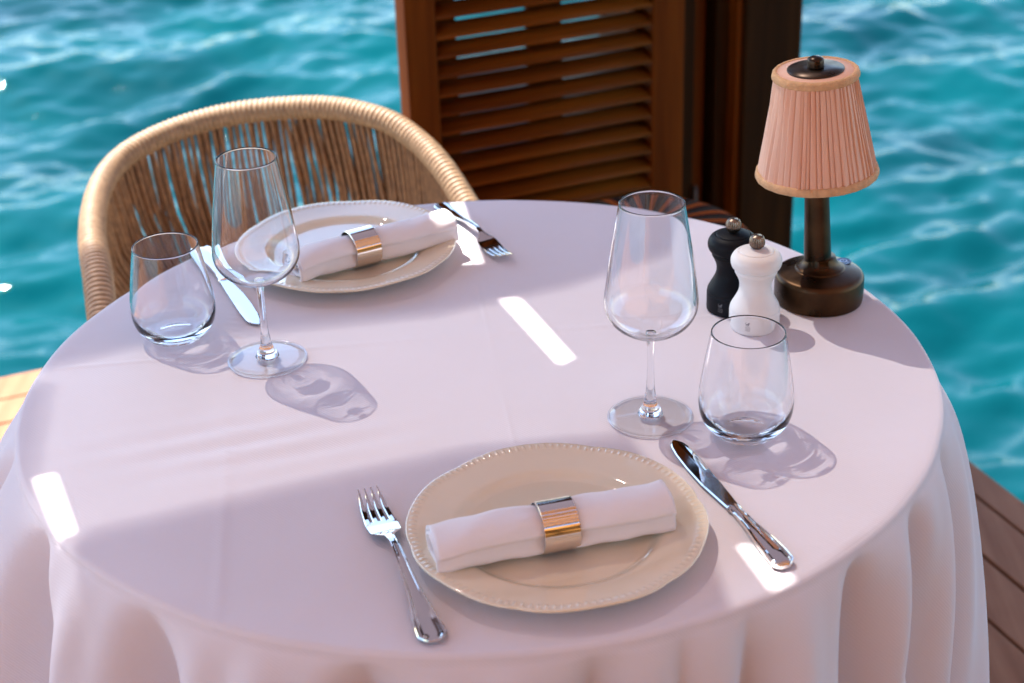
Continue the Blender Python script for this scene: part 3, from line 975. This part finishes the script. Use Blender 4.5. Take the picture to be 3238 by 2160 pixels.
# ------------------------------------------------------------------ napkins and rings
def napkin(name, label, A, B, ring_t, rr, a0, b0, bend, seed, droop=0.0):
    """A,B ends of the roll axis on the table plane (world x,y), height is that of the plate"""
    A = Vector(A); B = Vector(B)
    L = (B - A).length
    ang = math.atan2(B.y - A.y, B.x - A.x)
    r = random.Random(seed)
    root_loc = (A.x, A.y, CZ + 0.0080)
    thick = 0.0036
    turns = 2.7
    NP = 110; NS = 56
    ph = [r.uniform(0, 6.28) for _ in range(8)]
    outer = []; inner = []
    for side in (0, 1):
        rows = []
        for i in range(NS + 1):
            s = i / NS
            x = s * L
            pin = math.exp(-((s - ring_t) / 0.13) ** 2)
            ea = a0 * (1 - 0.13 * pin) * (1 + 0.08 * math.exp(-(s / 0.12) ** 2) + 0.04 * math.exp(-((1 - s) / 0.15) ** 2))
            eb = b0 * (1 - 0.04 * pin) * (1 - 0.12 * math.exp(-(s / 0.10) ** 2))
            zc = eb + droop * max(0, (abs(s - ring_t) - 0.2)) * -0.0
            yc = bend * math.sin(PI * s)
            row = []
            for k in range(NP + 1):
                u = k / NP                                         # 0 outer end, 1 centre of the spiral
                th = R(168) - 2 * PI * turns * u
                sc_ = 1 - 0.84 * u ** 1.9
                # rounded-box cross section
                c_, s_ = math.cos(th), math.sin(th)
                ex = 0.82
                cx2 = math.copysign(abs(c_) ** ex, c_); sx2 = math.copysign(abs(s_) ** ex, s_)
                rad_off = -thick if side else 0.0
                py = (ea * sc_ + rad_off) * cx2
                pz = (eb * sc_ + rad_off) * sx2 * (1.0 if sc_ > .3 else 1.0)
                dg_ = math.degrees(th) % 360
                py *= 1 + 0.20 * math.exp(-((dg_ - 216) / 26) ** 2) * (1 if u > 0.05 else 0) * (0.55 + 0.45 * s)
                lump = 0.0009 * math.sin(9 * s + 2 * th + ph[0]) + 0.0007 * math.sin(17 * s - th + ph[1]) + 0.0004 * math.sin(33 * s + 3 * th + ph[2])
                lump *= (1 - pin)
                lump += 0.0007 * math.exp(-((abs(s - ring_t) - 0.12) / 0.06) ** 2) * math.sin(7 * th + ph[4] + 5 * s) + 0.0004 * math.sin(5 * th + 26 * s + ph[5]) * (1 - pin)
                py += lump * cx2; pz += lump * sx2 * 0.7
                if u < 0.10:                                       # outer flap lies a bit proud
                    lift = (0.10 - u) / 0.10
                    o_ = 0.0024 * lift * (1 - pin) * (0.4 + 0.6 * min(1, max(0, (s - 0.5) * 3))); py += o_ * cx2; pz += o_ * sx2 * .6
                xe = x + (0.0016 * math.sin(u * 9 + ph[3]) - 0.003 * u) * (1 if s > 0.5 else -1) * (abs(2 * s - 1)) ** 6
                row.append((xe, yc + py, max(0.0004, zc + pz)))
            rows.append(row)
        if side == 0: outer = rows
        else: inner = rows
    vs = []; fs = []
    W = NP + 1
    for row in outer: vs += row
    off = len(vs)
    for row in inner: vs += row
    for i in range(NS):
        for k in range(NP):
            a, b, c, d = i * W + k, i * W + k + 1, (i + 1) * W + k + 1, (i + 1) * W + k
            fs.append((a, b, c, d)); fs.append((off + d, off + c, off + b, off + a))
    for k in range(NP):
        fs.append((k, off + k, off + k + 1, k + 1))
        e = NS * W
        fs.append((e + k, e + k + 1, off + e + k + 1, off + e + k))
    for i in range(NS):
        fs.append((i * W, (i + 1) * W, off + (i + 1) * W, off + i * W))
        fs.append((i * W + NP, off + i * W + NP, off + (i + 1) * W + NP, (i + 1) * W + NP))
    o = mesh("napkin", vs, fs, M['napkin'], None, True, root_loc)
    o.rotation_euler = (0, 0, ang)
    tag(o, label, "napkin", "rolled white napkins")
    return o, A + (B - A) * ring_t, ang, L

def ring_obj(label, loc, ang, a, b, width, yaw=0.0):
    """slightly oval band around the napkin, axis along local x"""
    seg = 96
    vs = []; fs = []
    t = 0.0011
    prof = [(-width / 2, 0.0), (-width / 2 + 0.0008, 0.0), (width / 2 - 0.0008, 0.0), (width / 2, 0.0)]
    loops = [(-width / 2, t * .3), (-width / 2 + .0005, t), (width / 2 - .0005, t), (width / 2, t * .3), (width / 2, -t * .0), (-width / 2, -t * .0)]
    for x, o_ in loops:
        for k in range(seg):
            q = 2 * PI * k / seg
            vs.append((x, (a + o_) * math.cos(q), (b + o_) * math.sin(q)))
    n = len(loops)
    for i in range(n):
        for k in range(seg):
            k2 = (k + 1) % seg; j = (i + 1) % n
            fs.append((i * seg + k, i * seg + k2, j * seg + k2, j * seg + k))
    o = mesh("napkin_ring", vs, fs, M['ring'], None, True, loc)
    o.rotation_euler = (0, 0, ang + yaw)
    es = o.modifiers.new("edges", 'EDGE_SPLIT'); es.split_angle = R(50)
    tag(o, label, "napkin ring", "polished metal napkin rings")
    return o
ZP = CZ + 0.0080
_, c1, a1, L1 = napkin("napkin", "rolled white napkin on the near plate, its spiral end towards the front fork", (-0.0765, 1.2335), (0.1335, 1.2880), 0.50, 0, 0.0240, 0.0212, -0.0005, 3)
ring_obj("napkin ring on the near plate with black, gold and orange reflections", (0.0325, 1.2610, ZP + 0.0222), a1 + 0.0, 0.0232, 0.0222, 0.0330)
_, c2, a2, L2 = napkin("napkin", "rolled white napkin on the far plate in front of the woven chair", (-0.2535, 1.8300), (-0.0720, 1.9330), 0.42, 0, 0.0232, 0.0200, -0.0005, 8)
ring_obj("napkin ring on the far plate with a pale blue top reflection", (-0.1760, 1.8735, ZP + 0.0218), a2 + 0.0, 0.0230, 0.0218, 0.0330)

# ------------------------------------------------------------------ cutlery
def loft(sections, name, mat, parent, cap=True):
    """sections: list of lists of points with equal length, closed loops"""
    vs = []; fs = []
    n = len(sections[0])
    for s in sections: vs += s
    for i in range(len(sections) - 1):
        for k in range(n):
            k2 = (k + 1) % n
            fs.append((i * n + k, i * n + k2, (i + 1) * n + k2, (i + 1) * n + k))
    if cap:
        fs.append(tuple(reversed(range(n)))); fs.append(tuple((len(sections) - 1) * n + k for k in range(n)))
    o = mesh(name, vs, fs, mat, parent, True)
    md = o.modifiers.new("sharp", 'EDGE_SPLIT'); md.split_angle = R(32)
    return o

def interp(tab, x):
    return float(np.interp(x, [t[0] for t in tab], [t[1] for t in tab]))

def handle_section(y, w, t, zc, frame=1.0):
    """framed cutlery handle: raised border, hollow centre panel"""
    top = [(-1.0, 0.15), (-0.93, 0.85), (-0.80, 1.0), (-0.66, 0.92), (-0.58, 0.62), (-0.2, 0.80), (0.2, 0.80), (0.58, 0.62), (0.66, 0.92), (0.80, 1.0), (0.93, 0.85), (1.0, 0.15)]
    pts = []
    for u, h in top:
        hh = h if frame > 0.5 else (1 - 0.5 * u * u) * (1 if abs(u) < 1 else .4)
        hh = frame * h + (1 - frame) * (1 - 0.6 * u * u)
        pts.append((u * w, y, zc + t * hh * 0.5))
    for u in (0.9, 0.5, 0.0, -0.5, -0.9):
        pts.append((u * w, y, zc - t * 0.5 * (1 - 0.5 * u * u)))
    return pts

def make_fork():
    root = empty("fork", (0, 0, 0))
    wt = [(0, .0062), (.0025, .0090), (.0075, .0128), (.018, .0124), (.035, .0107), (.06, .0075), (.09, .0052), (.115, .0040), (.135, .0036), (.150, .0042), (.156, .0070), (.161, .0122), (.168, .0143), (.180, .0147), (.190, .0145)]
    zt = [(0, .0030), (.03, .0036), (.07, .0075), (.11, .0135), (.135, .0150), (.150, .0125), (.165, .0066), (.182, .0034), (.19, .0030)]
    tt = [(0, .0030), (.05, .0030), (.10, .0032), (.14, .0036), (.155, .0030), (.17, .0018), (.19, .0017)]
    secs = []
    ys = [0, .0012, .0025, .005, .0075] + list(np.linspace(.010, .150, 34)) + list(np.linspace(.152, .188, 16))
    for y in ys:
        fr = min(1, max(0, (0.150 - y) / 0.02))
        secs.append(handle_section(y, interp(wt, y), interp(tt, y), interp(zt, y), fr))
    loft(secs, "handle", M['steel'], root)
    zt2 = [(.185, .0031), (.195, .0029), (.21, .0038), (.225, .0070), (.236, .0105)]
    for k in range(4):
        x0 = (-1.5 + k) * 0.0079; x1 = (-1.5 + k) * 0.0060
        secs = []
        for y in np.linspace(.185, .236, 18):
            q = (y - .185) / .051
            w_ = 0.0029 * (1 - 0.15 * q) if q < 0.55 else 0.0025 * (1 - (q - .55) / .45 * 0.72)
            x = x0 + (x1 - x0) * q
            z = interp(zt2, y); t_ = 0.0017 * (1 - .3 * q)
            secs.append([(x - w_, y, z), (x - w_ * .7, y, z + t_ / 2), (x, y, z + t_ * .6), (x + w_ * .7, y, z + t_ / 2), (x + w_, y, z), (x + w_ * .6, y, z - t_ / 2), (x - w_ * .6, y, z - t_ / 2)])
        loft(secs, "tine", M['steel'], root)
    return root

def make_knife():
    root = empty("knife", (0, 0, 0))
    wt = [(0, .0052), (.003, .0090), (.006, .0110), (.020, .0108), (.040, .0097), (.065, .0068), (.085, .0056), (.095, .0054), (.0985, .0060)]
    tt = [(0, .0050), (.003, .0072), (.02, .0078), (.06, .0070), (.095, .0058), (.0985, .0058)]
    secs = []
    for y in [0, .0015, .003, .006] + list(np.linspace(.010, .096, 26)) + [.0985]:
        t = interp(tt, y)
        secs.append(handle_section(y, interp(wt, y), t, t / 2 + 0.0004, min(1, max(0, (0.092 - y) / 0.012))))
    loft(secs, "handle", M['steel'], root)
    secs = []
    for y, w_ in ((.0987, .0066), (.1000, .0070), (.1018, .0070), (.1032, .0064)):
        secs.append([(w_ * math.cos(q), y, .0033 + .0030 * math.sin(q)) for q in [2 * PI * k / 16 for k in range(16)]])
    loft(secs, "bolster", M['steel'], root)
    # blade: straight back at +x, belly at -x, flat faces
    secs = []
    N = 40
    Lb = 0.233
    for i in range(N + 1):
        y = .1033 + (Lb - .1033) * i / N
        q = (y - .1033) / (Lb - .1033)
        back = interp([(0, .0060), (.3, .0075), (.7, .0088), (.88, .0082), (.95, .0060), (.985, .0025), (1, -.0005)], q)
        belly = interp([(0, -.0062), (.12, -.0078), (.35, -.0108), (.6, -.0112), (.8, -.0100), (.92, -.0078), (.975, -.0052), (1, -.0025)], q)
        t = .0017 * (1 - .3 * q)
        z = .0036 - 0.0012 * q
        xs = [belly, belly + .0012, 0.0, back - .0007, back]
        tp = [(xs[0], y, z - t * .3), (xs[1], y, z + t * .45), (xs[2] * .5, y, z + t * .5), (xs[3], y, z + t * .55), (xs[4], y, z + t * .25)]
        bt = [(xs[4], y, z - t * .25), (xs[3], y, z - t * .5), (xs[1], y, z - t * .5)]
        secs.append(tp + bt)
    loft(secs, "blade", M['steel'], root)
    return root

def place(root, end, tip, z=CZ):
    d = Vector(tip) - Vector(end)
    root.location = (end[0], end[1], z)
    root.rotation_euler = (0, 0, math.atan2(d.y, d.x) - PI / 2)
    root.scale = (1, 1, 1)

def copy_tree(o, parent=None):
    c = o.copy(); C.objects.link(c)
    if parent: c.parent = parent
    for ch in o.children: copy_tree(ch, c)
    return c

f1 = make_fork(); f2 = copy_tree(f1)
place(f1, (-.0715, 1.1375), (-.1400, 1.3640))
tag(f1, "steel dinner fork on the cloth left of the near plate, tines pointing away", "fork", "steel dinner forks")
place(f2, (-.088, 2.064), (-.013, 1.905))
f2.scale = (0.86, 0.86, 0.86)
tag(f2, "steel dinner fork beside the far plate, tines pointing at the camera", "fork", "steel dinner forks")
k1 = make_knife(); k2 = copy_tree(k1)
place(k1, (.2300, 1.2240), (.1545, 1.4475))
tag(k1, "dark reflecting steel knife lying between near plate and stemless glass", "knife", "steel table knives")
place(k2, (-.3810, 1.9440), (-.2840, 1.7240))
tag(k2, "pale blue reflecting steel knife between far plate and left glasses", "knife", "steel table knives")

# ------------------------------------------------------------------ glasses
def shell_prof(outer, inner):
    return outer + inner

def make_wine():
    root = empty("wine_glass", (0, 0, 0))
    o = smooth_prof([(0.0045, .0925), (.0125, .0940), (.0255, .0990), (.0370, .1075), (.0440, .1185), (.0460, .1300), (.0447, .1450), (.0408, .1750), (.0358, .2070), (.03145, .2335)], 8)
    i = smooth_prof([(.03045, .2336), (.0348, .2068), (.0398, .1748), (.0437, .1450), (.0449, .1302), (.0428, .1192), (.0358, .1088), (.0245, .1006), (.0120, .0962), (0.0, .0955)], 8)
    prof = [(0.0, .0922)] + o + [(0.03095, .2341)] + i
    lathe("bowl", prof, M['glass'], root, 96)
    st = smooth_prof([(.0052, .0918), (.0046, .088), (.0037, .080), (.0034, .066), (.0036, .050), (.0043, .036), (.0052, .028), (.0058, .0225), (.0072, .0165), (.0096, .0115), (.0118, .0075), (.0128, .0050)], 8)
    lathe("stem", [(0, .0918)] + st + [(0, .0048)], M['glass'], root, 48)
    ft = [(0, .0046), (.0128, .0046), (.022, .0036), (.032, .0028), (.0405, .0023), (.0409, .0014), (.0405, .0006), (.034, .0010), (.022, .0015), (0, .0018)]
    fo = lathe("foot", ft, M['thin_glass'], root, 96)
    v, f = lathe_vf([(.0421 + .0011 * math.cos(2 * PI * k / 12), .0014 + .0010 * math.sin(2 * PI * k / 12)) for k in range(12)], 96, None, 0, True)
    rim = mesh("rim", v, f, M['glass'], fo)
    bm = bmesh.new(); bm.from_mesh(rim.data); bmesh.ops.recalc_face_normals(bm, faces=bm.faces); bm.to_mesh(rim.data); bm.free()
    return root

def make_tumbler():
    root = empty("stemless_glass", (0, 0, 0))
    o = smooth_prof([(.0190, .0004), (.0225, .0003), (.0275, .0016), (.0345, .0070), (.0410, .0150), (.0452, .0255), (.0465, .0365), (.0458, .0500), (.0430, .0700), (.0392, .0930), (.0358, .1120)], 8)
    i = smooth_prof([(.0345, .1121), (.0378, .0930), (.0415, .0700), (.0442, .0500), (.0448, .0370), (.0430, .0270), (.0380, .0180), (.0300, .0125), (.0200, .0105), (0.0, .0100)], 8)
    prof = [(0.0, .0018), (.0150, .0016)] + o + [(.03515, .1128)] + i
    lathe("body", prof, M['glass'], root, 96)
    return root

w1 = make_wine(); w2 = copy_tree(w1)
w1.location = (.1365, 1.4957, CZ); w2.location = (-.2659, 1.6496, CZ)
tag(w1, "empty stemmed wine glass behind the near plate, left of the pepper mill", "wine glass", "clear wine glasses")
tag(w2, "empty stemmed wine glass in front of the far plate and woven chair", "wine glass", "clear wine glasses")
t1 = make_tumbler(); t2 = copy_tree(t1)
t1.location = (.2267, 1.4583, CZ); t2.location = (-.3741, 1.7113, CZ)
tag(t1, "empty stemless water glass in front of the white mill, by the knife handle", "water glass", "clear stemless glasses")
tag(t2, "empty stemless water glass at the left, nearest the chair's left arm", "water glass", "clear stemless glasses")

# ------------------------------------------------------------------ mills
def make_mill(body_mat, em_mat, label, loc, rz):
    root = empty("pepper_mill", loc, rz)
    tag(root, label, "mill", "small turned mills")
    body = smooth_prof([(.0268, 0), (.0277, .001), (.0278, .010), (.0278, .0215)], 3) + smooth_prof([(.0271, .0222), (.0274, .0232), (.0262, .0272), (.0220, .0350), (.0186, .0425), (.0175, .0490), (.0183, .0560), (.0208, .0620), (.0231, .0665)], 5) + [(.0232, .0705), (.0225, .0712), (0, .0712)]
    lathe("body", [(0, 0)] + body, body_mat, root, 72)
    head = smooth_prof([(.0238, .0716), (.0262, .0728), (.0278, .0775), (.0276, .0825), (.0250, .0872), (.0215, .0899), (.0196, .0907)], 5) + [(.0194, .0901), (.0188, .0901), (.0185, .0912)] + smooth_prof([(.0178, .0917), (.0120, .0935), (.006, .0944), (.003, .0946), (0, .0946)], 4)
    lathe("head", [(0, .0714)] + head, body_mat, root, 72)
    def rib(r, z, a): return r * (1 - 0.13 * (0.5 + 0.5 * math.cos(a * 20)) * (1 if 0.0955 < z < 0.1075 else 0))
    kn = smooth_prof([(.0052, .0940), (.0060, .0952), (.0080, .0975), (.0087, .1005), (.0086, .1035), (.0074, .1068), (.0066, .1080)], 4) + [(.0062, .1086), (.0056, .1080), (.0052, .1080), (.0048, .1088), (.0, .1094)]
    lathe("knob", [(0, .0940)] + kn, M['knob'], root, 156, rib)
    # printed mark: a small walking beast above three short lines of tiny lettering
    mb = MB()
    def quad(s, z, w_, h_, rot=0.0):
        r = 0.02795
        pts = []
        for dx, dz in ((-1, -1), (1, -1), (1, 1), (-1, 1)):
            x = dx * w_ / 2; q = dz * h_ / 2
            xx = s + x * math.cos(rot) - q * math.sin(rot); zz = z + x * math.sin(rot) + q * math.cos(rot)
            t = xx / r - PI / 2
            pts.append((r * math.cos(t), r * math.sin(t), zz))
        mb.add(pts, [(0, 1, 2, 3)])
    r7 = random.Random(5)
    for (s, z, w_, h_, ro) in ((-.0010, .0138, .0036, .0011, .15), (.0006, .0148, .0016, .0016, .6), (-.0024, .0126, .0007, .0020, .2), (-.0008, .0124, .0007, .0020, -.3), (.0006, .0126, .0007, .0018, .4), (-.0030, .0152, .0006, .0022, -.5), (.0014, .0158, .0012, .0005, .2)):
        quad(s, z, w_, h_, ro)
    for row, z in enumerate((.0100, .0082, .0064)):
        x = -.0030
        while x < .0026:
            w_ = r7.uniform(.0003, .0006)
            quad(x, z, w_, .0009, r7.uniform(-.25, .25)); x += w_ + .00035
    mb.build("emblem", em_mat, root)
    return root
make_mill(M['black_wood'], M['emblem_dark'], "black wooden mill with ribbed metal knob, behind the white mill", (.2490, 1.7370, CZ), R(-32))
make_mill(M['white_wood'], M['emblem'], "white wooden mill with ribbed metal knob, in front of the bronze lamp", (.2685, 1.6905, CZ), R(-22))

# ------------------------------------------------------------------ lamp
def make_lamp():
    root = empty("table_lamp", (.3505, 1.753, CZ))
    tag(root, "small cordless bronze table lamp with a peach pleated shade", "lamp")
    lean = empty("stand", (0, 0, 0), 0, root)
    root.children
    base = smooth_prof([(.0480, .0), (.0495, .0012), (.0502, .010), (.0502, .026), (.0494, .0305), (.0470, .0335), (.0425, .0352), (.034, .0372), (.0285, .0384)], 5)
    basep = [(0, 0)] + base + [(.0272, .0392)] + smooth_prof([(.0268, .0400), (.0235, .0418), (.0200, .0452), (.0178, .0500), (.0168, .0535)], 4) + [(0, .0538)]
    b = lathe("base", basep, M['bronze'], root, 96)
    # the upright and the shade lean very slightly to the left, as on the photographed lamp
    tl = R(-3.5)
    pole = [(0, .050), (.0152, .050), (.0153, .053), (.0149, .070), (.0141, .10), (.0135, .13), (.0131, .16), (.0129, .20), (0, .20)]
    pl = lathe("pole", pole, M['bronze'], root, 48)
    # pleats
    NPL = 58
    r8 = random.Random(17)
    edges = [0.0]
    for k in range(NPL): edges.append(edges[-1] + r8.uniform(0.55, 1.5))
    edges = [e * 2 * PI / edges[-1] for e in edges]
    dep = [r8.uniform(0.0014, 0.0030) for _ in range(NPL)]
    shp = [r8.uniform(0.25, 0.8) for _ in range(NPL)]
    skew = [r8.uniform(-0.010, 0.010) for _ in range(NPL + 1)]; skew[-1] = skew[0]
    z0, z1 = .1545, .2665
    rows = 26
    vs = []; fs = []
    per = 9
    nseg = NPL * per
    for side in (0, 1):
        for i in range(rows + 1):
            q = i / rows
            z = z0 + (z1 - z0) * q
            rb = 0.0636 + (0.0430 - 0.0636) * q - 0.0006 * math.sin(PI * q)
            for k in range(NPL):
                a0_ = edges[k] + skew[k] * (q - .5); a1_ = edges[k + 1] + (skew[k + 1] if k + 1 < NPL else skew[0]) * (q - .5)
                for j in range(per):
                    t = j / per
                    a = a0_ + (a1_ - a0_) * t
                    s_ = shp[k]
                    if t < 0.12: h = t / 0.12
                    else: h = 1 - ((t - 0.12) / 0.88) ** (0.6 + s_)
                    d = dep[k] * (0.75 + 0.35 * math.sin(5 * q + k)) * h - (0.0022 if j == 0 else 0)
                    r_ = rb + d - (0.0016 if side else 0)
                    vs.append((r_ * math.cos(a), r_ * math.sin(a), z))
    for side in (0, 1):
        off = side * (rows + 1) * nseg
        for i in range(rows):
            for k in range(nseg):
                k2 = (k + 1) % nseg
                q = (off + i * nseg + k, off + i * nseg + k2, off + (i + 1) * nseg + k2, off + (i + 1) * nseg + k)
                fs.append(q if side == 0 else tuple(reversed(q)))
    sh = mesh("lamp_shade", vs, fs, M['shade'], root)
    def band(name, zc, rc, hz, slope, flip):
        pr = []
        for k in range(14):
            a = 2 * PI * k / 14
            pr.append((rc + 0.0030 * math.cos(a) - slope * hz * math.sin(a) * 0.5, zc + hz * 0.5 * math.copysign(abs(math.sin(a)) ** 0.7, math.sin(a))))
        def fz(r, z, a): return r * (1 + 0.004 * math.sin(a * 23 + 3 * z) + 0.003 * math.sin(a * 57))
        o = lathe(name, pr, M['trim'], root, 160, fz, True)
        return o
    b1 = band("lower_trim", .1545, .0642, .0092, .19, 0)
    b2 = band("upper_trim", .2665, .0437, .0092, .19, 0)
    tp = lathe("shade_top", [(0, .2700), (.0435, .2700), (.0440, .2685), (0, .2682)], M['shade'], root, 96)
    cp = lathe("cap_disc", [(0, .2704), (.0302, .2704), (.0306, .2712), (.0302, .2722), (.010, .2730), (0, .2730)], M['bronze_dark'], root, 72)
    kb = lathe("finial", [(0, .2731), (.0089, .2731), (.0091, .2745), (.0091, .2815), (.0084, .2832), (.0050, .2850), (0, .2862)], M['bronze_dark'], root, 20)
    bt = lathe("touch_button", [(0, .0366), (.0088, .0366), (.0090, .0374), (.0085, .0378), (.0078, .0376), (0, .0376)], M['button_ring'], root, 40)
    bt.location = (.0300, .0170, .0002)
    vs, fs = lathe_vf([(.0034, .0), (.0044, .0), (.0044, .0003), (.0034, .0003)], 32, None, 0, True)
    mb = MB(); mb.add(vs, fs); mb.box(-.0005, .0005, .0, .0050, 0.0, .0004)
    bm_ = mb.build("symbol", M['button_mark'], bt); bm_.location = (0, 0, .0377)
    for o in (pl, sh, b1, b2, tp, cp, kb):
        o.location = (0, 0, 0.0 if o is pl else 0.002)
        o.rotation_euler = (0, tl, 0)
    bpy.data.objects.remove(lean)
make_lamp()

USE_MNEE = True
if USE_MNEE:
    sl.cycles.is_caustics_light = True
    for o in bpy.data.objects:
        if o.type == 'MESH' and any(s.material == M['glass'] for s in o.material_slots):
            o.cycles.is_caustics_caster = True
    CLOTH.cycles.is_caustics_receiver = True
